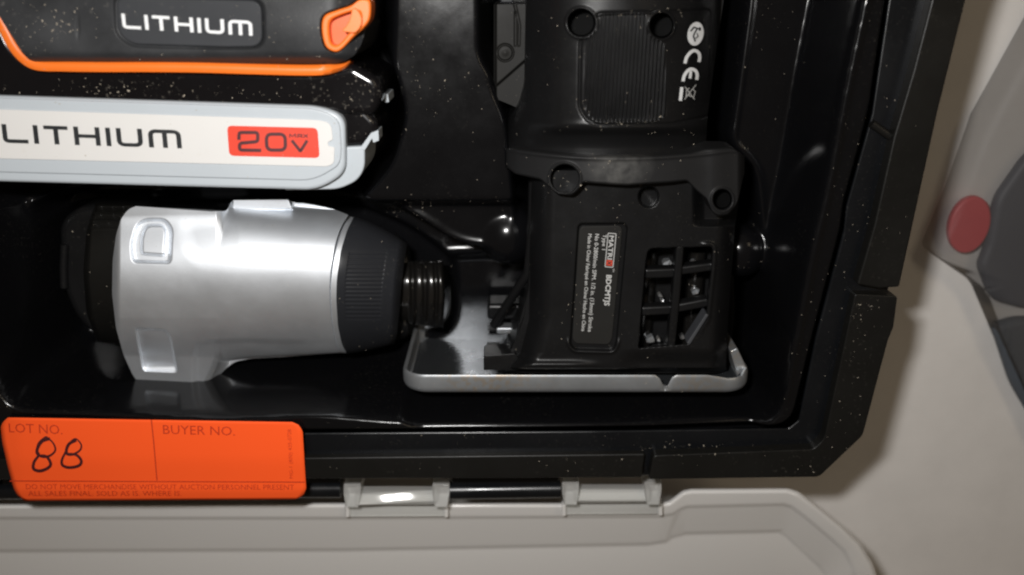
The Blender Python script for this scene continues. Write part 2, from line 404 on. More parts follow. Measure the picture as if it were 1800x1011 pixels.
def tray():
    xs = np.arange(-250, 190, .75); ys = np.arange(-270, 190, .75)
    X, Y = np.meshgrid(xs, ys)
    sd = lambda poly, z: sdf(wp(poly, z), X, Y)
    dB = sd(bead, RIM); dG = sd(groove, RIM)
    Z = np.full(X.shape, RIM)
    Z += 1.6 * np.exp(-((dB - 1.8) / 1.7) ** 2)                       # bead round the mouth
    wall = np.clip(-dB / 7.5, 0, 1)
    Zin = RIM - (RIM - LEDGE) * (wall ** .8 * .85 + .15 * sst(0, 1, wall))
    Z = np.where(dB < 0, Zin, Z)
    # plateau between the wells
    dP = sd(plateau, 66)
    Z = np.maximum(Z, LEDGE + 16 * sst(7, -1, dP) * (dB < -2))
    for poly, zr, dep, wdt in ((well_driver, LEDGE, 24, 6), (well_saw, LEDGE, 32, 7), (well_batt, 60, 26, 7)):
        d = sd(poly, zr)
        low = LEDGE - dep
        Z = np.where(d < wdt, np.minimum(Z, low + (np.maximum(Z, low) - low) * sst(0, 1, np.clip((d + wdt * .4) / (wdt * 1.0), 0, 1))), Z)
        Z += .9 * np.exp(-((d - wdt * .75) / 1.4) ** 2) * (dB < -4) * (dP > 3)
    d2 = sd(well_driver2, 26); Z = np.where(d2 < 3, np.minimum(Z, 14 + (np.maximum(Z, 14) - 14) * sst(-3, 2, d2)), Z)
    # domed locating bumps
    for u, v, zc, r in ((893, 416, 46, 14.5), (1306, 446, 50, 12.5)):
        c = W(u, v, zc); q = r * r - (X - c[0]) ** 2 - (Y - c[1]) ** 2
        dome = zc - 6 + np.sqrt(np.maximum(q, 0)) * .95
        Z = np.where(q > 0, smax(dome, Z, 2.0), Z)
    # pulled and rippled by forming
    Z += .12 * np.sin(X * .11 + 1.3) * np.sin(Y * .09)
    Z -= 16 * sst(-1.2, 2.2, dG)                                      # rolls down into the groove
    from_blur = Z.copy()
    for _ in range(2):
        from_blur[1:-1, 1:-1] = (from_blur[:-2, 1:-1] + from_blur[2:, 1:-1] + from_blur[1:-1, :-2] + from_blur[1:-1, 2:] + 2 * from_blur[1:-1, 1:-1]) / 6
    Z = from_blur
    keep = (dG < 9)
    idx = np.arange(X.size).reshape(X.shape)
    cell = keep[:-1, :-1] & keep[1:, :-1] & keep[1:, 1:] & keep[:-1, 1:]
    F = np.stack([idx[:-1, :-1], idx[:-1, 1:], idx[1:, 1:], idx[1:, :-1]], -1)[cell]
    P = np.stack([X, Y, Z], -1).reshape(-1, 3)
    used = np.zeros(len(P), bool); used[F.ravel()] = True; remap = np.cumsum(used) - 1
    P = P[used]; F = remap[F]
    me = bpy.data.meshes.new('inner_tray'); Vv = ((P - ORG[case.name]) / 1000).astype(np.float32)
    me.vertices.add(len(Vv)); me.vertices.foreach_set('co', Vv.ravel())
    me.loops.add(F.size); me.loops.foreach_set('vertex_index', F.ravel().astype(np.int32))
    me.polygons.add(len(F)); me.polygons.foreach_set('loop_start', np.arange(0, F.size, 4, dtype=np.int32))
    me.polygons.foreach_set('loop_total', np.full(len(F), 4, np.int32)); me.update(calc_edges=True)
    me.polygons.foreach_set('use_smooth', [True] * len(F)); me.update()
    link('inner_tray', me, M['tray'], case)
tray()

def case_shell():
    # profile loops from the groove outwards and down: (open polylines, height)
    g = [(-700, 764), (540, 760), (1000, 757), (1385, 752), (1403, 738), (1433, 591), (1483, 400), (1487, 360), (1532, 198), (1561, 0), (1640, -420)]
    e = [(-700, 808), (540, 803), (1130, 796), (1425, 787), (1446, 770), (1470, 660), (1500, 510), (1537, 396), (1571, 242), (1638, 0), (1745, -420)]
    f = [(-700, 842), (540, 838), (1130, 837), (1425, 832), (1508, 765), (1540, 640), (1562, 510), (1590, 396), (1622, 242), (1672, 0), (1775, -420)]
    loops = [(g, 70, 0), (g, 81.2, 0), (e, 82.5, 0), (f, 80, 0), (f, 76, .5), (f, 3, -7), (f, 0.4, -10)]
    P = []
    for L_, z, off in loops:
        zr = min(z, 80) if off == 0 else 80
        p = W(np.array(L_)[:, 0], np.array(L_)[:, 1], z if off == 0 else 80.0)
        if off != 0:
            c = np.array([-60, 60, 0]); d = p - c; d[:, 2] = 0; p = p + d / np.linalg.norm(d, axis=1)[:, None] * off
        p[:, 2] = z; P.append(p)
    P = np.array(P); nr, nc, _ = P.shape
    P = P.reshape(-1, 3); idx = np.arange(nr * nc).reshape(nr, nc)
    F = [(idx[i, j], idx[i+1, j], idx[i+1, j+1], idx[i, j+1]) for i in range(nr-1) for j in range(nc-1)]
    # bottom panel
    F.append(tuple(idx[-1, :]))
    o = mk('case_shell', P, F, M['shell'], case, sharp=30); bevel(o, 1.0, 3, 25)
case_shell()
# raised guards round the outside
prism('corner_guard', rnd([(1141, 843), (1148, 801), (1430, 790), (1449, 772), (1477, 640), (1503, 517), (1578, 521), (1571, 575), (1561, 600), (1517, 766), (1440, 839)], [3, 8, 8, 10, 0, 5, 5, 3, 3, 8, 8]),
      87.5, 14, M['bumper'], case, 1.5, 4, draft=.02)
prism('side_guard', rnd([(1507, 500), (1537, 396), (1571, 242), (1606, 124), (1638, 0), (1745, -420), (1830, -420), (1698, 0), (1648, 200), (1581, 505), (1545, 507)], [4, 0, 0, 0, 0, 0, 0, 0, 0, 5, 0]),
      88, 14, M['bumper'], case, 1.5, 4, draft=.01)
prism('front_guard', rnd([(-700, 846), (-700, 811), (540, 805), (1134, 798), (1128, 840), (540, 842)], [0, 0, 0, 4, 4, 0]),
      85.5, 20, M['bumper'], case, 1.2, 3)
# rib across the side channel
a = W(1532, 217, 84); b = W(1570, 243, 84)
tube('channel_rib', [a, (a + b) / 2, b], 1.6, M['bumper'], case)
for u0, u1, z in ((-300, -10, 71), (0, 600, 71), (792, 985, 71)):
    a = W(u0, 862, z - 3); b = W(u1, 859, z - 3)
    tube('hinge_barrel', [a, a * .5 + b * .5, b], 4.2, M['shell'], case, 20)
    prism('hinge_block', [(u0 + 2, 838), (u1 - 2, 836), (u1 - 2, 868), (u0 + 2, 870)], z - 1.5, z - 12, M['shell'], case, .8)

# ------------------------------------------------------------ clear lid, part of the case
def lid():
    A = [(-700, 889), (0, 886), (600, 884), (1160, 884), (1176, 880), (1200, 862), (1215, 859), (1385, 858), (1404, 864), (1430, 884), (1480, 925), (1512, 955), (1534, 990), (1600, 1200)]
    A2 = [(-700, 894), (0, 891), (600, 889), (1160, 889), (1178, 886), (1203, 867), (1216, 864), (1383, 863), (1401, 869), (1426, 888), (1476, 929), (1507, 959), (1529, 992), (1595, 1200)]
    B = [(-700, 912), (0, 909), (600, 909), (1160, 906), (1182, 902), (1196, 893), (1207, 889), (1378, 885), (1392, 889), (1415, 906), (1462, 945), (1486, 966), (1502, 996), (1560, 1200)]
    Bi = [(-700, 916), (0, 913), (600, 913), (1160, 910), (1184, 906), (1198, 897), (1209, 893), (1376, 889), (1390, 893), (1412, 909), (1458, 948), (1481, 969), (1496, 998), (1553, 1200)]
    D = [(-700, 969), (0, 966), (600, 964), (1140, 954), (1170, 949), (1178, 941), (1203, 935), (1340, 932), (1372, 931), (1384, 938), (1444, 992), (1452, 1002), (1460, 1020), (1500, 1200)]
    E = [(-700, 974), (0, 971), (600, 969), (1138, 959), (1172, 954), (1183, 946), (1206, 940), (1340, 937), (1368, 936), (1380, 943), (1438, 997), (1446, 1007), (1452, 1024), (1490, 1200)]
    G = [(x * .92 if x > 0 else x, 1600) for x, _ in E]
    prof = [(A, 49), (A, 56), (A2, 58), (B, 57.0), (Bi, 55.5), (D, 51), (E, 49.6), (G, 47)]
    P = np.array([W(np.array(L_)[:, 0], np.array(L_)[:, 1], z) for L_, z in prof]); nr, nc, _ = P.shape
    idx = np.arange(nr * nc).reshape(nr, nc)
    F = [(idx[i, j], idx[i+1, j], idx[i+1, j+1], idx[i, j+1]) for i in range(nr-1) for j in range(nc-1)]
    o = mk('clear_lid', P.reshape(-1, 3), F, M['lid'], case, sharp=30)
    bevel(o, 1.0, 3, 12); s = o.modifiers.new('solid', 'SOLIDIFY'); s.thickness = .0016; s.offset = -1
    # hinge knuckles of clear plastic
    for u0, u1, v in ((604, 790, 866), (988, 1163, 862)):
        a = W(u0 + 22, v + 9, 64); b = W(u1 - 22, v + 8, 64)
        k = tube('hinge_knuckle', [a, a * .7 + b * .3, a * .3 + b * .7, b], 3.4, M['clear'], o, 24)
        # broad face added on the knuckle, tilted to catch the flash highlight
        c = W((u0 + u1) / 2, v + 8, 67.5); L_ = (b - a)[0] * .5
        n_ = (CAM - c) / np.linalg.norm(CAM - c) + (np.array([-50, 44, 418]) - c) / np.linalg.norm(np.array([-50, 44, 418]) - c)
        if c[0] > 0: n_[0] = 0
        n_ /= np.linalg.norm(n_); t1 = np.array([1, 0, -n_[0] / n_[2]]); t1 /= np.linalg.norm(t1); t2 = np.cross(n_, t1)
        A_, B_ = np.meshgrid(np.linspace(-1, 1, 40), np.linspace(-1, 1, 16))
        hgt = -(A_ * L_) ** 2 / 2200 - (B_ * 2.6) ** 2 / 170 - 2.2 * np.clip(np.abs(B_) - .8, 0, 1) ** 2 * 10
        Pk = c + A_[..., None] * L_ * t1 + B_[..., None] * 2.9 * t2 + hgt[..., None] * n_
        grid_mesh('knuckle_glint', Pk.reshape(-1, 3), 16, 40, 61, M['clear'], o)
        for q in (u0, u1 - 30):
            prism('hinge_lug', rnd([(q, v - 14), (q + 30, v - 14), (q + 30, v + 2), (q + 26, v + 26), (q + 4, v + 26), (q, v + 4)], 2), 70, 58, M['clear'], o, .6)
        prism('hinge_flap', [(u0 + 2, v + 18), (u1 - 2, v + 17), (u1 - 2, v + 42), (u0 + 2, v + 43)], 60.5, 58.9, M['clear'], o, .4)
    for u, v in ((607, 890), (781, 890), (988, 888), (1158, 887)):
        prism('lid_rib', [(u, v), (u + 7, v), (u + 7, v + 20), (u, v + 20)], 62, 55, M['lid'], o, .5)
    return o
lid_o = lid()

# ------------------------------------------------------------ lot sticker
def sticker():
    st_ = root('lot_sticker', 'fluorescent orange auction lot sticker with handwritten 88 across the rim of the black case', 'sticker', W(270, 810, 87))
    zf = lambda u, v: 87.6 - 1.2 * sst(800, 860, v) - 1.8 * sst(858, 885, v) - 1.2 * sst(40, 0, u) + .45 * np.sin(u * .021 + v * .01)
    nu, nv = 60, 30; t = np.linspace(0, 1, nu); q = np.linspace(0, 1, nv)
    rows_U, rows_V = [], []
    for y in q:
        L_ = np.interp(y, [0, .05, .12, .3, .6, .85, .94, 1], [14, 5, 1, 4, 14, 24, 31, 44])
        R_ = np.interp(y, [0, .04, .12, .5, .86, .95, 1], [514, 526, 532, 535, 538, 533, 520])
        u = L_ + (R_ - L_) * t
        top = 734 + (742.5 - 734) * u / 530; bot = 881 + (878 - 881) * u / 530
        rows_U.append(u); rows_V.append(top + (bot - top) * y)
    U = np.array(rows_U); V = np.array(rows_V)
    o = patch('paper', U, V, zf(U, V), 0, M['sticker'], st_, skirt=False)
    s = o.modifiers.new('solid', 'SOLIDIFY'); s.thickness = .0002; s.offset = -1
    pr = lambda nm, VF, quad, mat=M['sticker_ink'], l=.10: print_on(nm, VF, quad, zf, mat, st_, l)
    pr('printed_text', font_mesh('LOT NO.', .0), [(16, 760), (110, 764), (15, 744), (109, 747)])
    pr('printed_text', font_mesh('BUYER NO.', .0), [(287, 763), (413, 766), (286, 747), (413, 750)])
    pr('printed_text', font_mesh('DO NOT MOVE MERCHANDISE WITHOUT AUCTION PERSONNEL PRESENT'), [(46, 860), (517, 861), (45, 851), (517, 852)])
    pr('printed_text', font_mesh('ALL SALES FINAL. SOLD AS IS. WHERE IS.'), [(50, 872), (319, 872), (49, 863), (319, 863)])
    pr('printed_text', font_mesh('MG-1 (800) 435-0728'), [(517, 841), (514, 755), (509, 841), (505, 755)])
    print_px('printed_line', strip([(266, 738), (270, 775), (273, 810), (276, 845)], 2.2), zf, M['sticker_ink'], st_, .1)
    xs = np.linspace(17, 536, 24)
    print_px('printed_line', strip(np.stack([xs, 845.5 + xs * .004], -1), 2.0), zf, M['sticker_ink'], st_, .13)
    def eight(P, wd):
        c = spline(P, 7, closed=False); k = np.linspace(0, 1, len(c))
        return strip(c, wd * (1 + .35 * np.sin(k * 9 + 1)))
    A = [(88, 771), (74, 776), (66, 788), (66, 798), (76, 803), (88, 801), (97, 792), (94, 780), (84, 770), (79, 769), (68, 779), (65, 792), (68, 800), (60, 812), (59, 824), (70, 828), (84, 823), (89, 815), (82, 803), (72, 801), (66, 803)]
    B = [(134, 774), (122, 780), (117, 790), (118, 798), (128, 799), (140, 792), (143, 783), (137, 774), (130, 772), (119, 783), (115, 795), (109, 808), (110, 818), (122, 822), (138, 819), (143, 811), (136, 801), (124, 798), (116, 799)]
    print_px('handwritten_digit', eight(A, 4.2), zf, M['marker'], st_, .12, ramp=.08)
    print_px('handwritten_digit', eight(B, 4.0), zf, M['marker'], st_, .12, ramp=.08)
sticker()

# ------------------------------------------------------------ cordless tool with battery, upper left
def power_tool():
    t = root('cordless_tool', 'black cordless tool base with orange trim and white-labelled battery pack', 'power tool', W(300, 200, 50))
    # rubber foot of the handle
    out = rnd([(-60, -300), (640, -300), (645, 0), (640, 70), (610, 108), (560, 113), (350, 109), (70, 108), (40, 92), (-2, 28), (-60, -60)], [0, 0, 60, 60, 30, 20, 0, 24, 20, 20, 0])
    def zfoot(u, v):
        z = 99 - 7 * sst(85, 118, v) ** 2 - 10 * sst(560, 655, u) ** 2
        z += 1.1 * np.sin(u * .013 + 1) * np.sin(v * .028) - 1.2 * np.exp(-((u - 130) / 60) ** 2 - ((v - 50) / 50) ** 2)
        z -= .7 * (1 - sst(0, 3.5, np.abs(sdf(badge_out, u, v)))); z = z * sst(-2, 0, sdf(badge_out, u, v)) + 97.2 * (1 - sst(-2, 0, sdf(badge_out, u, v)))
        z -= 7 * sst(3, -3, sdf(hook_out, u, v))
        z -= .6 * np.exp(-((u - 137) / 2.5) ** 2 - ((v - 47) / 16) ** 2)
        return z
    badge_out = rnd([(200, -8), (463, -2), (465, 85), (400, 86), (230, 81), (204, 60)], [18, 24, 24, 0, 28, 20])
    hook_out = spline([(565, 50), (570, 28), (592, 18), (616, 10), (634, -2), (650, 2), (650, 32), (638, 50), (622, 64), (600, 87), (586, 91), (571, 80)], 6, True)
    vs = np.linspace(-160, 112, 210); tt = np.linspace(0, 1, 420)
    L_ = np.interp(vs, [-160, -60, 28, 60, 92, 104, 110, 112], [-150, -60, -2, 18, 38, 50, 64, 76]); R_ = np.interp(vs, [-160, 0, 50, 80, 98, 108, 112], [652, 650, 644, 634, 622, 606, 588])
    U = L_[:, None] + (R_ - L_)[:, None] * tt; V = np.repeat(vs[:, None], 420, 1)
    foot = patch('rubber_foot', U, V, zfoot(U, V), 45, M['rubber'], t)
    inner = rnd([(205, -5), (459, 1), (461, 82), (400, 83), (232, 78), (208, 58)], [16, 22, 22, 0, 26, 18], 8)
    prism('badge_plate', inner, 98.6, 96, M['badge'], t, .5)
    print_on('printed_word', glyphs('LITHIUM', .2), [(216, 50), (444, 63), (213, 24), (443, 37)], 98.6, M['white_ink'], t, .14)
    # orange trim
    path = spline([(-70, -70), (-30, -8), (2, 42), (22, 80), (42, 103), (66, 115), (110, 117), (180, 118), (260, 118), (350, 119), (450, 122), (530, 124), (570, 123), (600, 118), (616, 108)], 6)
    wd = np.full(len(path), 17.5); wd[-12:] = np.linspace(17.5, 3, 12)
    Vv, Ff = strip(path, wd); z0 = 94.2 - 4.5 * sst(560, 618, Vv[:, 0])
    n = len(path); top = W(Vv[:, 0], Vv[:, 1], z0); mid = W(path[:, 0], path[:, 1], 95.2 - 4.5 * sst(560, 618, path[:, 0]))
    low = top.copy(); low[:, 2] -= 8
    P = np.concatenate([low[:n], top[:n], mid, top[n:], low[n:]]); F = []
    for r_ in range(4):
        F += [(r_ * n + i, r_ * n + i + 1, (r_ + 1) * n + i + 1, (r_ + 1) * n + i) for i in range(n - 1)]
    mk('orange_trim', P, F, M['orange'], t, sharp=60)
    # orange lever in its pocket
    hin = np.array([(578 + 0, 52), (581, 36), (595, 28), (612, 22), (622, 20), (632, 22), (634, 32), (628, 44), (616, 55), (600, 74), (589, 80), (581, 74)])
    hin = spline(hin, 6, True)
    ring_prism('lever_rim', hook_out, hin, 99.2, 88, M['orange'], t, .7)
    prism('lever_pocket', (hook_out - hook_out.mean(0)) * .96 + hook_out.mean(0), 94.2, 84, M['orange_shade'], t, .3)
    prism('lever_tongue', spline([(620, 15), (630, 20), (636, 33), (634, 46), (625, 57), (612, 57), (602, 54), (609, 45), (615, 34)], 5, True), 101.2, 88, M['orange'], t, 1.2)
    # housing seam band between foot and battery
    prism('lower_housing', rnd([(-60, -60), (-8, 30), (24, 92), (60, 118), (560, 126), (620, 112), (668, 140), (672, 175), (655, 205), (-60, 190)], [0, 20, 20, 20, 20, 10, 22, 20, 10, 0]), 90.5, 40, M['battery'], t, 3.0, 6)
    # ---- battery
    bo = rnd([(-80, 150), (560, 158), (628, 178), (664, 214), (664, 236), (638, 257), (560, 262), (560, 300), (-80, 306)], [0, 30, 50, 30, 6, 4, 0, 0, 0], 8)
    bat = prism('battery_pack', bo, 89, 34, M['battery'], t, 3.5, 6)
    bz = rnd([(-80, 166), (560, 187), (606, 204), (607, 262), (607, 305), (560, 335), (-80, 318)], [0, 34, 40, 0, 44, 44, 0], 10)
    prism('side_wall', rnd([(500, 300), (600, 259), (641, 257), (641, 296), (628, 318), (596, 333), (500, 335)], [0, 3, 5, 16, 16, 16, 0], 6), 89.6, 60, M['bezel'], bat, 1.2, 4)
    prism('latch_arm', rnd([(632, 262), (652, 234), (665, 229), (666, 247), (656, 251), (654, 243), (641, 264)], 1.5), 90.0, 80, M['bezel'], bat, .6)
    prism('latch_arm', rnd([(674, 166), (682, 165), (684, 180), (676, 181)], 2), 76, 60, M['bezel'], bat, .6)
    prism('label_bezel', bz, 93.5, 78, M['bezel'], bat, 1.4, 4)
    bz2 = rnd([(-80, 170), (555, 191), (597, 208), (600, 262), (598, 290), (552, 318), (-80, 301)], [0, 34, 38, 0, 38, 40, 0], 10)
    o2 = prism('label_bezel', bz2, 94.3, 93, M['bezel'], bat, .5)
    lab = rnd([(-80, 190), (555, 211), (582, 216), (585, 246), (576, 250), (577, 257), (588, 259), (587, 288), (575, 293), (-80, 277)], [0, 20, 24, 3, 3, 3, 3, 16, 12, 0], 6)
    prism('white_label', lab, 94.75, 94.1, M['label'], bat, .1, 1)
    Z = 94.75
    print_on('printed_word', glyphs('LITHIUM', .2), [(6, 251), (320, 261), (2, 218), (317, 229)], Z, M['ink'], bat, .15)
    prism('red_patch', rnd([(399, 221), (558, 225), (562, 278), (403, 274)], 9, 6), Z + .10, Z - .1, M['red'], bat, 0)
    Z2 = Z + .10
    two = rnd_open([(420, 246), (420, 233), (453, 233), (453, 249), (421, 252), (421, 264), (459, 264.5)], 5)
    zero = rnd([(468, 236), (501, 236), (502, 264), (469, 264)], 10, 5)
    vee = rnd_open([(513, 247), (528, 266), (540, 247)], 2)
    g = join([strip(two, 5.8), strip(zero, 5.8, True), strip(vee, 5.2)])
    print_px('printed_number', g, Z2, M['ink_brown'], bat, .14)
    def mini(pts): return strip(pts, 1.7)
    mx = join([mini([(509, 242), (509.6, 236), (514, 240), (519, 236), (519.8, 242)]), mini([(523, 242), (523.6, 236.5), (530, 236.5), (530.6, 242)]), mini([(533, 236), (541, 242)]), mini([(541, 236), (537.7, 238.6)]), mini([(536.3, 239.7), (533, 242)]), mini([(524, 239.8), (530, 239.8)])])
    print_px('printed_number', mx, Z2, M['ink_brown'], bat, .16)
power_tool()

# ------------------------------------------------------------ silver impact driver head
def impact():
    t = root('impact_driver_head', 'silver metal impact driver head lying in the case below the battery pack', 'tool head', W(420, 500, 30))
    nT, nP = 330, 430
    tt = .5 - .5 * np.cos(np.pi * np.linspace(0, 1, nT)); tt = .35 * np.linspace(0, 1, nT) + .65 * tt
    pp = np.linspace(0, 1, nP)
    lc = np.interp(tt, [0, .02, .06, .15, .3, .5, .7, .85, .95, .985, 1], [240, 224, 213, 204, 198, 197, 204, 217, 233, 242, 256])
    rc = np.interp(tt, [0, .1, .25, .45, .6, .8, .93, 1], [613, 600, 588, 580, 579, 583, 590, 598])
    lc = np.convolve(np.pad(lc, 6, 'edge'), np.ones(13) / 13, 'valid'); rc = np.convolve(np.pad(rc, 20, 'edge'), np.ones(41) / 41, 'valid')
    Tf = lambda u: np.interp(u, [190, 215, 230, 300, 370, 398, 408, 505, 522, 532, 560, 590, 615], [372, 366, 362, 367, 372, 371, 352, 351, 357, 357, 362, 369, 379])
    Bf = lambda u: np.interp(u, [190, 240, 355, 372, 392, 412, 440, 500, 560, 600], [662, 676, 685, 678, 652, 636, 630, 627, 623, 620])
    us = np.arange(150, 660, 1.0)
    sm = lambda a, k: np.convolve(np.pad(a, k, 'edge'), np.ones(2 * k + 1) / (2 * k + 1), 'valid')
    Ts = sm(Tf(us), 3); Bs = sm(Bf(us), 7)
    U = lc[None, :] + (rc - lc)[None, :] * pp[:, None]
    T_ = np.interp(U, us, Ts); B_ = np.interp(U, us, Bs); V = T_ + (B_ - T_) * tt[None, :]
    D_out = rnd([(243, 386), (290, 386), (302, 402), (299, 462), (234, 460), (231, 430)], [22, 18, 14, 8, 8, 10])
    D_in = rnd([(256, 396), (286, 396), (292, 406), (289, 449), (249, 446), (249, 420)], [16, 12, 8, 5, 5, 6])
    slot = rnd([(238, 577), (292, 580), (300, 592), (312, 655), (252, 652)], [6, 14, 8, 6, 6])
    def zf(U, V):
        vm = 492 + 0 * U; h = np.where(V < 492, np.interp(U, [190, 420, 600], [131, 138, 122]), np.interp(U, [190, 400, 440, 600], [138, 142, 137, 129]))
        q = np.clip(1 - ((V - vm) / h) ** 2, 0, 1)
        cyl = 46 + 32 * np.sqrt(q) + .0 * U
        sx = np.clip(1 - np.maximum(0, (U - 330) / 75), 0, 1)
        stub = 26 + 33 * sst(0, .5, (np.interp(U, us, Bs) - V) / 40) ** .6 * sst(430, 352, U)
        sp = np.array([(100, 300), (100, 650), (210, 672), (250, 684), (350, 693), (366, 680), (376, 660), (386, 636), (392, 560), (392, 300)])
        ds = sdf(sp, U, V); stub = 49.0 + 4.5 * np.clip(-ds / 12, 0, 1) ** .5 + 16 * np.clip((684 - V) / 125, 0, 1) - .8 * np.maximum(ds, 0)
        z = smax(cyl, stub, 7)
        z = np.maximum(z, 40 + 19 * sst(3, -5, sdf(np.array([(405, 340), (507, 340), (520, 371), (405, 373)]), U, V)))
        z -= 5 * (np.clip((212 - (U - (V - 492) ** 2 / 9000.)) / 16, 0, 1)) ** 2       # rolled rear edge
        d = sdf(D_out, U, V); z -= 2.1 * sst(3.5, -4, d)
        d = sdf(D_in, U, V); z += 1.8 * sst(3, -3.5, d)
        d = sdf(slot, U, V); z -= 3.3 * sst(1.5, -2.5, d) * sst(659, 641, V)
        # shallow thumb scoop
        sc_ = sdf(spline([(322, 398), (326, 430), (345, 456), (378, 467), (450, 469), (540, 462), (585, 440), (580, 392), (480, 380), (360, 382)], 8, True), U, V)
        z -= .32 * sst(14, -22, sc_) * sst(600, 420, U) ** .6
        # step where the lower web starts
        z -= 1.6 * sst(-4, 8, V - np.interp(U, [330, 345, 370, 420, 600], [625, 606, 599, 597, 600])) * sst(335, 350, U) * sst(600, 470, U)
        return z
    Z = zf(U, V)
    patch('silver_housing', U, V, Z, 18, M['silver'], t, tuck=.4)
    # ring and nose: strips across, profile along the axis
    def band(name, ua, ub, T0, T1, B0, B1, zc, R, mat, n=(40, 140), bulge=0, detail=None, zb=22, parent=t, **pr):
        a = np.linspace(0, 1, n[0]); s = .4 * np.linspace(0, 1, n[1]) + .6 * (.5 - .5 * np.cos(np.pi * np.linspace(0, 1, n[1])))
        LA = np.interp(s, ua[0], ua[1]); LB = np.interp(s, ub[0], ub[1])
        LA = np.convolve(np.pad(LA, 10, 'edge'), np.ones(21) / 21, 'valid'); LB = np.convolve(np.pad(LB, 10, 'edge'), np.ones(21) / 21, 'valid')
        U = LA + (LB - LA) * a[:, None]
        e = a[:, None] ** (1 + bulge)
        Tt = T0 + (T1 - T0) * e; Bb = B0 + (B1 - B0) * e
        V = Tt + (Bb - Tt) * s
        hh = (Bb - Tt) / 2; q = np.clip(1 - ((V - (Tt + Bb) / 2) / (hh * 1.003)) ** 2, 0, 1)
        rz = R[0] + (R[1] - R[0]) * e
        z = zc + rz * np.sqrt(q)
        if detail is not None: z = detail(z, U, V, a[:, None], s)
        return patch(name, U, V, z, zb, mat, parent, tuck=.4, **pr)
    cA = ([0, .1, .25, .45, .6, .8, .93, 1], [612, 599, 587, 579, 578, 582, 589, 597])
    cB = ([0, .1, .25, .45, .6, .8, .93, 1], [622, 610, 599, 592, 591, 594, 601, 610])
    def dring(z, U, V, a, s): return z - 1.3 * (1 - sst(0, .28, a)) + .2
    band('front_ring', cA, cB, 380, 382, 620, 621, 46, (31.0, 30.2), M['silver'], (14, 160), 0, dring)
    cC = ([0, .15, .4, .7, .9, 1], [716, 712, 706, 702, 698, 694])
    def dnose(z, U, V, a, s):
        ribm = sst(.12, .15, a) * sst(.72, .69, a) * sst(438, 446, V) * sst(568, 556, V)
        z = z + ribm * (.13 * np.sin((V - 440) * 2 * np.pi / 7.2) - .2)
        return z - 6 * np.clip((a - .86) / .14, 0, 1) ** 2
    band('nose_boot', cB, cC, 381, 428, 622, 604, 46, (30.6, 19.5), M['tool_grey'], (170, 300), .35, dnose)
    # chuck collar: turned profile along u
    def dch(z, U, V, a, s):
        g = 0
        for c_, w_ in ((.32, .05), (.58, .05), (.82, .04)): g = g + 2.0 * np.exp(-((a - c_) / w_) ** 2)
        return z - g - 2.5 * np.clip((a - .92) / .08, 0, 1) ** 2
    band('chuck_collar', ([0, .5, 1], [700, 699, 700]), ([0, .5, 1], [778, 783, 779]), 460, 457, 568, 576, 40, (13, 13.5), M['chrome_black'], (120, 90), 0, dch, zb=25)
    band('chuck_sleeve', ([0, .5, 1], [694, 692, 692]), ([0, .5, 1], [716, 718, 716]), 408, 430, 600, 592, 34, (12, 12), M['tool'], (20, 60), 0, None, zb=18)
    # pad under the foot
    prism('foot_pad', rnd([(262, 682), (368, 684), (372, 692), (262, 693)], 2), 54, 50.5, M['pad'], t, .4)
    # black coupling at the back, stepped
    prism('coupling_ring', rnd([(100, 390), (140, 362), (240, 365), (240, 610), (160, 590), (130, 560), (104, 500)], [30, 20, 0, 0, 20, 26, 40], 8), 46, 18, M['tool'], t, 4, 5)
    def dcp(z, U, V, a, s):
        m = sst(405, 400, V) * sst(355, 360, V); z = z + m * .9 * np.sign(np.sin((V - 356) * 2 * np.pi / 15.))
        return z - 5 * (1 - np.clip(a / .12, 0, 1)) ** 2
    band('coupling_body', ([0, .2, .5, .8, 1], [168, 152, 146, 152, 172]), ([0, 1], [235, 245]), 356, 358, 600, 614, 40, (24, 27), M['bumper'], (90, 220), 0, dcp, zb=20)
    a = W(112, 470, 47); b = W(113, 505, 47); tube('coupling_pin', [W(114, 430, 46.5), a, b], 1.8, M['tool'], t)
impact()

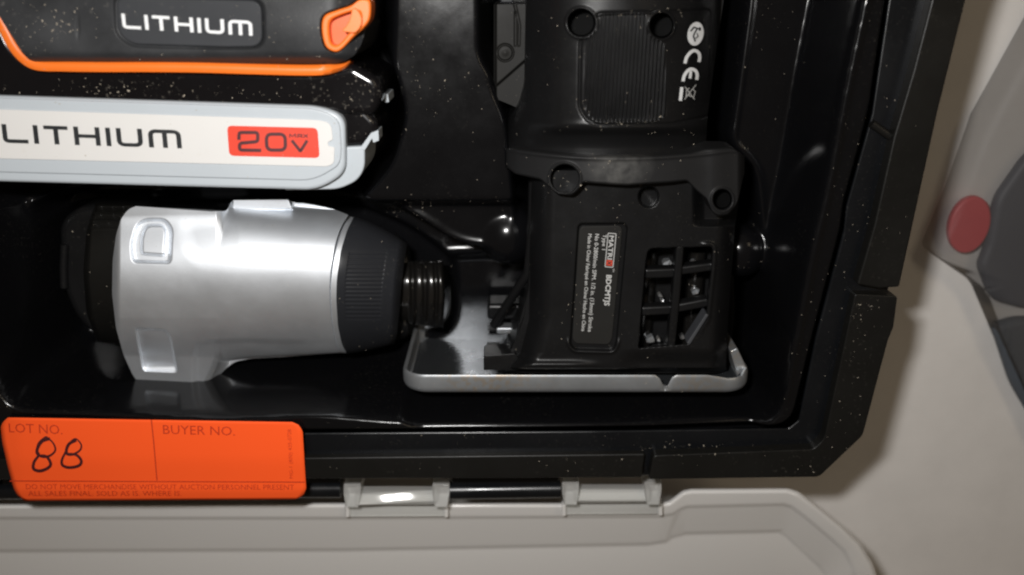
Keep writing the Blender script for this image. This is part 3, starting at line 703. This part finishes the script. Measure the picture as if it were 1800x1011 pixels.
# ------------------------------------------------------------ jigsaw head
def jigsaw():
    t = root('jigsaw_head', 'black jigsaw head with a steel shoe lying in the right half of the case', 'tool head', W(1080, 350, 40))
    holes = [(ellipse(1022, 40, 24), 26), (ellipse(1163, 45, 20.5, 22), 26)]
    pad_out = rnd([(1018, 70), (1040, 46), (1048, 22), (1140, 20), (1250, 16), (1252, 205), (1180, 220), (1040, 222), (1016, 195)], [10, 6, 14, 0, 10, 14, 10, 26, 18])
    pad_in = rnd([(1027, 66), (1050, 50), (1056, 22), (1136, 22), (1142, 62), (1170, 76), (1172, 205), (1150, 214), (1045, 214), (1027, 192)], [4, 4, 10, 10, 8, 8, 14, 10, 24, 14])
    def zup(U, V):
        c = 1078 - (V - 100) * .03; h = np.interp(V, [-60, 180, 225, 262], [188, 182, 186, 196])
        q = np.clip(1 - (np.abs(U - c) / h) ** 2.25, 0, 1)
        z = 52 + 43 * q ** .52
        z += (2.0 * sst(240, 216, V) + 1.0 * np.exp(-((V - 226) / 9) ** 2)) * sst(940, 990, U) - 5.5 * sst(214, 262, V) * sst(-60, 40, V)
        for poly, dep in holes:
            d = sdf(poly, U, V); z = z - dep * sst(1.2, -2, d) + .5 * np.exp(-((d - 3) / 2.5) ** 2)
        dO = sdf(pad_out, U, V); hole = np.minimum(sdf(holes[0][0], U, V), sdf(holes[1][0], U, V))
        z -= .9 * np.exp(-((dO + 2) / 2.6) ** 2) * sst(2, 8, hole)
        dI = sdf(pad_in, U, V)
        z += sst(1, -3, dI) * sst(3, 6, hole) * (.45 * np.sin((U + (V - 20) * .065 - 1022) * 2 * np.pi / 6.75) + .1)
        return z
    nr, nc = 380, 460
    vs = np.linspace(-110, 268, nr); tt = np.linspace(0, 1, nc); tt = .8 * tt + .2 * (.5 - .5 * np.cos(np.pi * tt))
    L_ = np.interp(vs, [-110, 150, 185, 205, 250, 268], [926, 922, 912, 894, 890, 893]); R_ = np.interp(vs, [-110, 0, 200, 268], [1280, 1272, 1244, 1240])
    L_ = np.convolve(np.pad(L_, 8, 'edge'), np.ones(17) / 17, 'valid')
    U = L_[:, None] + (R_ - L_)[:, None] * tt; V = np.repeat(vs[:, None], nc, 1)
    # lower end follows the sagging flange line
    sag = 14 * np.clip(1 - ((U - 1090) / 190) ** 2, 0, 1) * np.clip((V - 150) / 118, 0, 1); V = V + sag
    patch('grip_housing', U, V, zup(U, V), 20, M['tool'], t)
    # side clip, left
    def zc(U, V):
        z = 66 + 0 * U; z = z - 1.2 * (1 - sst(0, 3, np.abs(sdf(ellipse(888, 93, 14, 14.5), U, V)))) + .5 * np.exp(-((U - 888) ** 2 + (V - 93) ** 2) / 30)
        z -= 1.0 * (1 - sst(1, 3.5, np.abs(U - np.interp(V, [0, 20, 45, 80], [903, 908, 913, 912])))) * sst(84, 78, V)
        z -= .8 * (1 - sst(1, 3, np.abs(U - 906))) * sst(84, 78, V) * sst(18, 24, V)
        dd = (U - 869) * .68 + (V - 153) * .78
        z -= 2.6 * sst(-2, 3, dd) + .0
        z -= 5 * (1 - sst(0, 6, U - 868))
        return z
    U2 = np.linspace(868, 932, 110)[None, :] + np.zeros((230, 1)); V2 = np.linspace(8, 172, 230)[:, None] + (U2 - 868) * .42 * np.linspace(0, 1, 230)[:, None] ** 2
    patch('side_clip', U2, V2, zc(U2, V2), 25, M['plate'], t)
    prism('clip_button', rnd([(880, -10), (902, -10), (902, 5), (880, 5)], 3), 70, 60, M['tool_grey'], t, 1)
    # flange collar
    def zfl(U, V):
        q = np.clip(1 - (np.abs(U - 1092) / 208) ** 2.6, 0, 1)
        z = 60 + 33.5 * q ** .5 + 0 * V
        z = smax(z, np.where(U > 1092, 84.0 + 4 * sst(1309, 1250, U) - 8 * (1 - np.clip((1309 - U) / 14, 0, 1)) ** 2, 0), 3.0)
        z = np.where(U < 960, np.maximum(z, 66.0 + 14 * sst(890, 955, U)), z)
        return z + .6 * np.exp(-((V - 266 - sagf(U)) / 3.0) ** 2)
    sagf = lambda U: 14 * np.clip(1 - ((U - 1090) / 190) ** 2, 0, 1)
    us = np.linspace(889, 1309, 520)
    T_ = np.interp(us, [889, 1214, 1240, 1290, 1309], [262, 262, 258, 262, 276]) + sagf(us) - 1
    B_ = np.interp(us, [889, 905, 950, 966, 980, 1006, 1018, 1024, 1040, 1100, 1180, 1208, 1225, 1245, 1250, 1262, 1280, 1296, 1305, 1309], [292, 306, 316, 330, 342, 344, 333, 321, 322, 326, 321, 318, 336, 353, 372, 380, 378, 360, 320, 300])
    B_ = np.convolve(np.pad(B_, 5, 'edge'), np.ones(11) / 11, 'valid')
    tv = np.linspace(0, 1, 130)
    U = np.repeat(us[None, :], 130, 0); V = T_ + (B_ - T_) * tv[:, None]
    Z = zfl(U, V)
    for e, dep in ((ellipse(993, 314, 24.5), 26), (ellipse(1270, 351, 16, 17.5), 22)):
        d = sdf(e, U, V); Z = np.where(d < 12, Z * 1.0, Z); Z = Z - dep * sst(1, -2, d) + .7 * np.exp(-((d - 3.5) / 2.2) ** 2)
    edge = (B_[None, :] - V); Z -= 1.6 * (1 - np.clip(edge / 4, 0, 1)) ** 2; Z -= .9 * (1 - np.clip((V - T_) / 3, 0, 1)) ** 2
    patch('flange_collar', U, V, Z, 70, scuffed((W(1086, 292, 92) - ORG[t.name]) / 1000), t)
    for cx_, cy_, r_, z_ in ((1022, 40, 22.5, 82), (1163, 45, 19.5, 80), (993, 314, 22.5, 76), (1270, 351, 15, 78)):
        prism('hole_shade_disc', ellipse(cx_, cy_, r_, r_ * 1.02, 28), z_, z_ - 6, M['hole_shade'], t, .3)  # dark disc added down each hole, standing in for its shade
    # gear housing
    lab_out = rnd([(1021, 393), (1098, 392), (1103, 400), (1084, 600), (1078, 616), (1010, 614), (1002, 604), (1016, 398)], [16, 14, 6, 10, 14, 14, 8, 8])
    lab_in = rnd([(1024, 398), (1090, 397), (1094, 404), (1076, 596), (1070, 606), (1012, 604), (1006, 596), (1018, 404)], [14, 12, 6, 10, 12, 12, 8, 8])
    win = rnd([(1140, 438), (1160, 436), (1252, 434), (1250, 470), (1240, 560), (1212, 604), (1190, 606), (1122, 612), (1124, 590), (1136, 452)], [12, 0, 6, 0, 4, 4, 0, 4, 0, 8])
    def zlow(U, V, raw=False):
        z = 83 + 0 * U - 1.2 * sst(1110, 1290, U) - 1.5 * sst(360, 330, V) * 0
        Lx = np.interp(V, [300, 560, 620, 652], [934, 930, 915, 886]); Rx = np.interp(V, [300, 400, 560, 640, 652], [1306, 1292, 1280, 1276, 1276])
        z -= 14 * (1 - np.clip((U - Lx) / 44, 0, 1)) ** 2.2
        z -= 12 * (1 - np.clip((Rx - U) / 34, 0, 1)) ** 2.2
        z += 1.6 * np.exp(-((V - 642 - (U - 905) * -.0) / 7) ** 2) * sst(905, 930, U) * sst(1080, 1000, U)
        z -= 9 * sst(1215, 1240, U) * sst(400, 384, V)
        z -= 4.5 * sst(612, 640, V) * sst(1080, 1130, U)
        z -= 12 * sst(646, 654, V)
        if raw: return z
        z -= 2.2 * sst(1.5, -2.5, sdf(lab_out, U, V))
        z += .9 * np.exp(-((sdf(lab_out, U, V) - 4) / 3) ** 2) * sst(590, 606, V)
        z -= 9 * sst(1.5, -3, sdf(ellipse(1140, 346, 18, 19), U, V))
        z -= 26 * sst(1.0, -2.0, sdf(win, U, V))
        z += .9 * np.exp(-((sdf(win, U, V) - 5) / 4) ** 2) * sst(1225, 1245, U)
        return z
    vs = np.concatenate([np.linspace(300, 656, 400)]); tt = np.linspace(0, 1, 430)
    L_ = np.interp(vs, [300, 500, 560, 612, 622, 626, 656], [936, 930, 921, 900, 897, 896, 888]); R_ = np.interp(vs, [300, 400, 560, 656], [1306, 1292, 1280, 1276])
    U = L_[:, None] + (R_ - L_)[:, None] * tt; V = np.repeat(vs[:, None], 430, 1)
    patch('gear_housing', U, V, zlow(U, V), 30, M['tool'], t)
    prism('foot_tab', rnd([(850, 626), (905, 622), (925, 652), (850, 651)], 2), 72, 60, M['tool'], t, .7)
    prism('foot_web', rnd([(928, 510), (944, 520), (925, 640), (880, 648), (884, 632), (903, 604)], 3), 66, 56, M['tool'], t, 1)
    prism('rating_plate', lab_in, 81.6, 80.6, M['plate'], t, .3)
    zl = 81.6
    # rating plate print, reading downwards: quad = bl, br, tl with +y pointing right
    def line(txt, u0, v0, u1, v1, h, mat=M['grey_ink'], bold=.012):
        d = np.array([u1 - u0, v1 - v0], float); nrm = np.array([d[1], -d[0]]) / np.linalg.norm(d) * h
        print_on('printed_text', font_mesh(txt, bold), [(u0, v0), (u1, v1), (u0 + nrm[0], v0 + nrm[1])], zl, mat, t, .13)
    line('Made in China/ Fabriqué en Chine/ Hecho en China', 1032, 411, 1020, 582, 8.5)
    line('No 0-2800/min SPM. 1/2 in. (13mm) Stroke', 1044, 411, 1031, 583, 9.5)
    line('Type 1', 1058, 412, 1056, 439, 8.5)
    line('BDCMTJS', 1063, 483, 1059, 537, 12.5, bold=.03)
    line('MATRI', 1071, 414, 1067.5, 456, 8.5, M['grey_ink'], .02)
    bx = rnd([(1069, 410), (1083, 411), (1077.5, 470), (1063.5, 469)], 1.5, 2)
    print_px('printed_frame', strip(bx, 1.4, True), zl, M['grey_ink'], t, .16)
    print_px('printed_patch', fill([(1066.5, 457), (1077, 458), (1076, 467.5), (1065.4, 466.5)]), zl, M['red_ink'], t, .12)
    print_px('printed_patch', join([strip([(1068, 459), (1074.4, 466)], 1.6)]), zl, M['ink'], t, .16)
    print_px('printed_patch', join([strip([(1075, 460), (1067.5, 465)], 1.6)]), zl, M['ink'], t, .18)
    line('TM', 1077, 472, 1076.6, 478, 3)
    # approval marks on the grip
    zq = lambda u, v: zup(u, v) + 0
    print_px('printed_mark', fill(ellipse(1222.7, 59.5, 14, 21, 28, .18)), zq, M['white_ink'], t, .3)
    fig = join([strip([(1214, 55), (1220, 48), (1226, 50), (1221, 58), (1219, 64), (1222, 73)], 2.6)])
    print_px('printed_mark', fig, zq, M['ink'], t, .5); print_px('printed_mark', fill(ellipse(1230, 51, 2.4, 3.4, 10)), zq, M['ink'], t, .5)
    print_px('printed_mark', strip([(1225, 58), (1227, 64), (1222, 68)], 1.8), zq, M['ink'], t, .5)
    arc = spline([(1204, 111.5), (1207, 101), (1214, 92), (1221, 89), (1228, 93), (1230, 101), (1228.5, 109)], 6)
    print_px('printed_mark', strip(arc, 5.6), zq, M['white_ink'], t, .3)
    arc = spline([(1200.5, 143), (1203, 133), (1209, 124.5), (1216, 121.5), (1223, 125), (1225.5, 132), (1224.5, 140.5)], 6)
    print_px('printed_mark', strip(arc, 5.6), zq, M['white_ink'], t, .3)
    print_px('printed_mark', strip([(1214.5, 125), (1212.8, 138)], 5), zq, M['white_ink'], t, .35)
    print_px('printed_mark', strip([(1198.5, 153.5), (1196, 177)], 5.6), zq, M['white_ink'], t, .3)
    for k, s_ in enumerate(([(1204, 152.5), (1221, 175)], [(1223.5, 149), (1203, 175)], [(1206, 171), (1207, 158), (1212, 155)], [(1219, 172), (1222, 161), (1218, 157)], [(1207, 167), (1216, 170)], [(1211, 160), (1212, 168)])):
        print_px('printed_mark', strip(s_, 1.5), zq, M['grey_ink'], t, .3 + .05 * k)
    # grille bars over the window, with parts of the mechanism behind
    def bar(p, wd, z, dep=6, m=M['tool']):
        Vs, _ = strip(p, wd); n = len(p)
        prism('grille_bar', np.concatenate([Vs[:n], Vs[n:][::-1]]), z, z - dep, m, t, .9)
    bar([(1196, 432), (1189, 520), (1180, 612)], 14, 81.5)
    bar([(1134, 482), (1195, 480)], 17, 79.6); bar([(1192, 477), (1256, 469)], 15, 79.4)
    bar([(1128, 548), (1190, 545)], 16, 79.6); bar([(1188, 543), (1246, 532)], 15, 79.4)
    prism('grille_brace', rnd([(1241, 552), (1246, 554), (1213, 606), (1207, 604)], 2), 83.6, 76, M['bezel_dark'], t, .9)
    for (u, v, s, rot) in ((1172, 464, 4.6, .2), (1160, 520, 2.2, .6), (1164, 528, 1.6, .1), (1155, 541, 2.4, .3), (1222, 513, 3.6, .5), (1143, 597, 4.2, .2), (1158, 597, 2.0, .8), (1199, 593, 2.6, .4), (1220, 462, 2.4, .6)):
        c = W(u, v, 66); a_ = np.linspace(0, 2 * np.pi, 8)[:7] + rot
        q = np.stack([c[0] + s * .55 * np.cos(a_) * rng.uniform(.6, 1.1, 7), c[1] + s * .45 * np.sin(a_) * rng.uniform(.6, 1.1, 7)], -1)
        P_ = np.concatenate([np.c_[q, c[2] + rng.uniform(-.2, .9, 7)], np.c_[q * 1.0, np.full(7, c[2] - 3)]])
        mk('gear_piece', P_, [tuple(range(7)), tuple(range(13, 6, -1))] + [(k, k + 7, (k + 1) % 7 + 7, (k + 1) % 7) for k in range(7)], M['steel'], t, smooth=False)
    for u in (1140, 1225):
        tube('gear_shaft', [W(u, 440, 60), W(u - 6, 520, 60), W(u - 12, 606, 60)], 4, M['chrome_black'], t)
    # blade guard rod and left web
    tube('guard_rod', [W(938, 300, 60), W(936, 400, 58), W(929, 478, 56), W(905, 515, 50), W(868, 572, 44)], 2.2, M['tool'], t)
    tube('guard_rod', [W(950, 330, 70), W(944, 420, 68), W(940, 470, 66)], 1.6, M['tool'], t)
    # steel shoe, a channel standing on edge
    zt, zbm = 76.0, 12.0
    y0 = W(1000, 686, zt)[1]; xl = W(712, 686, zt)[0]; xr = W(1314, 686, zt)[0]
    r = 9.0; loop = []
    def arc(cx, cz, a0, a1, n=8):
        return [(cx + r * math.cos(math.radians(a0 + (a1 - a0) * k / n)), cz + r * math.sin(math.radians(a0 + (a1 - a0) * k / n))) for k in range(n + 1)]
    loop += arc(xl + r, zt - r, 180, 90)
    nu = [x for x in np.linspace(xl + 2 * r, xr - 2 * r, 70)]
    loop += [(x, zt) for x in nu]
    loop += arc(xr - r, zt - r, 90, 0) + [(xr, (zt + zbm) / 2)] + arc(xr - r, zbm + r, 0, -90) + [((xl + xr) / 2, zbm)] + arc(xl + r, zbm + r, -90, -180) + [(xl, (zt + zbm) / 2)]
    loop = np.array(loop); cx, cz = (xl + xr) / 2, (zt + zbm) / 2; H = 7.2
    def inset(d):
        q = loop.copy(); q[:, 0] = cx + (q[:, 0] - cx) * (1 - d / ((xr - xl) / 2)); q[:, 1] = cz + (q[:, 1] - cz) * (1 - d / ((zt - zbm) / 2)); return q
    n = len(loop); rows = []
    ur = PX(np.stack([loop[:, 0], np.full(n, y0 + H), loop[:, 1]], -1))[0]
    topm = loop[:, 1] > zt - 3
    h = np.full(n, H)
    h = np.where(topm, H - 5.0 * sst(14, 8, np.abs(ur - 1170) * .9) - 1.6 * sst(1240, 1275, ur), h)
    for yy, d in ((h, .42), (h - 1.0, 0), (np.full(n, 2.2), 0), (np.full(n, .9), .4), (np.full(n, .15), 1.3), (np.full(n, 0), 2.6)):
        q = inset(d); rows.append(np.stack([q[:, 0], y0 + yy, q[:, 1]], -1))
    P = np.concatenate(rows); F = [(i * n + j, i * n + (j + 1) % n, (i + 1) * n + (j + 1) % n, (i + 1) * n + j) for i in range(5) for j in range(n)]
    F.append(tuple(5 * n + j for j in range(n)))
    o = mk('steel_shoe', P, F, M['steel'], t, sharp=50); o.data.materials.append(M['plate_steel'])
    for p_ in o.data.polygons:
        if abs(p_.normal.y) > .9 and p_.area > 1e-5: p_.material_index = 1
    s = o.modifiers.new('solid', 'SOLIDIFY'); s.thickness = .0016; s.offset = 1; bevel(o, .45, 2, 50)
    # bracket on the shoe
    box('shoe_bracket', W(905, 577, 40), (17, 3, 7), M['steel'], t, .5)
    box('shoe_slot', np.array([W(866, 548, 30)[0], y0 + 1.0, 30.0]), (6, 1.2, 9), M['tool'], t, .3)
    box('blade_clamp', W(905, 540, 30), (26, 8, 14), M['tool'], t, 1.5)
    # heel of the shoe beyond the housing
    prism('shoe_heel', rnd([(1284, 618), (1296, 612), (1314, 650), (1296, 660)], 2), 70, 40, M['steel'], t, .4)
jigsaw()

# ------------------------------------------------------------ things beyond the case, at the right
def tub():
    t = root('plastic_bag', 'cloudy clear plastic bag of dark items and a red cap right of the black case', 'plastic bag', W(1780, 450, 0))
    out = rnd([(1618, 432), (1660, 330), (1706, 200), (1800, 30), (1930, -200), (2300, -200), (2300, 1000), (1930, 1000), (1800, 712), (1752, 606), (1704, 492), (1660, 462)], [12, 0, 0, 0, 0, 0, 0, 0, 0, 20, 14, 0], 6)
    n = len(out); rows = []
    base = W(out[:, 0], out[:, 1], 0.5); c = base.mean(0)
    for k, (z, f) in enumerate(((.5, 1.0), (3, .992), (6, .975), (9.5, .95), (12, .92), (14, .84))):
        p = c + (base - c) * f; p[:, 2] = z + (.8 * np.sin(np.arange(n) * 1.7) if k > 1 else 0); rows.append(p)
    P = np.concatenate(rows + [np.array([[c[0], c[1], 16.0]])])
    F = [(i * n + j, i * n + (j + 1) % n, (i + 1) * n + (j + 1) % n, (i + 1) * n + j) for i in range(5) for j in range(n)]
    F += [(5 * n + j, 5 * n + (j + 1) % n, 6 * n) for j in range(n)]
    mk('bag_film', P, F, M['tub'], t)
    r = root('red_cap', 'round red plastic cap inside the cloudy plastic bag', 'cap', W(1706, 396, 0))
    prism('cap_disc', ellipse(1706, 396, 35, 52, 40, .35), 7.5, 3, M['redcap'], r, 1.2)
    prism('cap_skirt', ellipse(1709, 394, 32, 48, 40, .35), 3, .6, M['redcap'], r, .2)
    d = root('dark_bundle', 'dark grey bundle inside the cloudy plastic bag, lowest of what it holds', 'bundle', W(1790, 600, 0))
    prism('cloth', rnd([(1748, 575), (1790, 562), (1900, 560), (1900, 780), (1830, 760), (1782, 680)], [20, 10, 0, 0, 10, 20], 8), 9, .6, M['bagdark'], d, 7.5, 8)
    e = root('blue_grey_packet', 'blue-grey packet beside the red cap in the plastic bag', 'packet', W(1790, 440, 0))
    prism('packet', rnd([(1722, 470), (1738, 430), (1752, 350), (1800, 282), (1990, 100), (1990, 540), (1800, 545), (1745, 530)], [10, 10, 20, 10, 0, 0, 10, 20], 8), 8, .6, M['bagblue'], e, 7.5, 8)
tub()

# ------------------------------------------------------------ sawdust specks lying on everything in the case
def crumbs():
    bpy.context.view_layer.update()
    dg = bpy.context.evaluated_depsgraph_get()
    V, F = [], []
    def put(x, y, size):
        hit, p, nrm, i, ob, mt = sc.ray_cast(dg, Vector((x / 1000, y / 1000, .2)), Vector((0, 0, -1)))
        if not hit or ob.name.startswith(('clear_lid', 'hinge', 'lid_', 'table', 'bag', 'paper', 'printed', 'hand')): return
        if nrm.z < .25: return
        p = np.array(p) * 1000; n0 = len(V)
        ax = rng.normal(size=3); ax -= ax @ np.array(nrm) * np.array(nrm); ax /= np.linalg.norm(ax); ay = np.cross(nrm, ax)
        size *= .85; l = size * rng.uniform(.8, 1.9); w_ = size * rng.uniform(.6, 1.0); h = size * rng.uniform(.35, .7)
        nn = np.array(nrm)
        for a, b, c_ in ((-.5, -.4, 0), (.5, -.3, 0), (.4, .5, 0), (-.45, .4, 0), (.1, .05, 1), (-.2, -.1, .8)):
            V.append(p + ax * l * (a + rng.uniform(-.1, .1)) + ay * w_ * (b + rng.uniform(-.1, .1)) + nn * h * c_)
        F.extend([(n0, n0+1, n0+4), (n0+1, n0+2, n0+4), (n0+2, n0+3, n0+4), (n0+3, n0+5, n0+4), (n0+3, n0, n0+5), (n0, n0+4, n0+5)])
    sz = lambda: float(np.clip(rng.lognormal(-1.42, .5), .10, .85))
    for _ in range(800):
        q = W(rng.uniform(0, 1600), rng.uniform(0, 840), 80); put(q[0], q[1], sz() * .8)
    # where the dust has gathered: (u, v, spread u, spread v, z, count, size)
    for u, v, su, sv, z, k, s in ((680, 400, 30, 14, 70, 60, 1.0), (640, 395, 22, 12, 72, 25, .8), (300, 165, 260, 8, 92, 80, 1.0), (190, 155, 60, 8, 92, 30, 1.2), (60, 50, 40, 28, 98, 60, 1.0),
                                  (110, 40, 30, 20, 98, 24, 1.3), (1520, 540, 24, 14, 87, 20, .9), (1502, 600, 8, 60, 87, 18, .8), (1230, 795, 60, 4, 87, 34, .9), (1180, 800, 26, 12, 87, 12, .9),
                                  (1420, 822, 10, 8, 87, 10, .9), (993, 325, 26, 20, 88, 22, .8), (1090, 410, 8, 50, 82, 22, .9), (1010, 560, 10, 40, 82, 16, .8), (1100, 30, 80, 10, 94, 26, .8),
                                  (1020, 190, 10, 20, 94, 12, .8), (1090, 214, 50, 4, 94, 22, .7), (120, 642, 40, 6, 50, 18, 1.1), (300, 712, 300, 5, 86, 60, .8), (900, 720, 260, 6, 86, 40, .7),
                                  (330, 690, 60, 6, 54, 26, .8), (690, 590, 20, 20, 60, 26, .8), (600, 250, 8, 50, 90, 10, .7), (640, 175, 30, 30, 90, 22, .8), (740, 100, 60, 90, 66, 70, .7),
                                  (500, 60, 60, 50, 98, 50, .7), (1450, 560, 40, 160, 85, 26, .8), (1000, 300, 60, 15, 90, 26, .8), (1180, 250, 40, 60, 90, 16, 1.0), (480, 600, 80, 20, 60, 30, .6)):
        for _ in range(k):
            q = W(rng.normal(u, su), rng.normal(v, sv), z); put(q[0], q[1], sz() * s)
    mk('sawdust', V, F, M['crumb'], None, org=(0, -100, 80), smooth=False, recalc=False, kind='stuff', label='pale sawdust specks scattered over the tools and the black case')
crumbs()
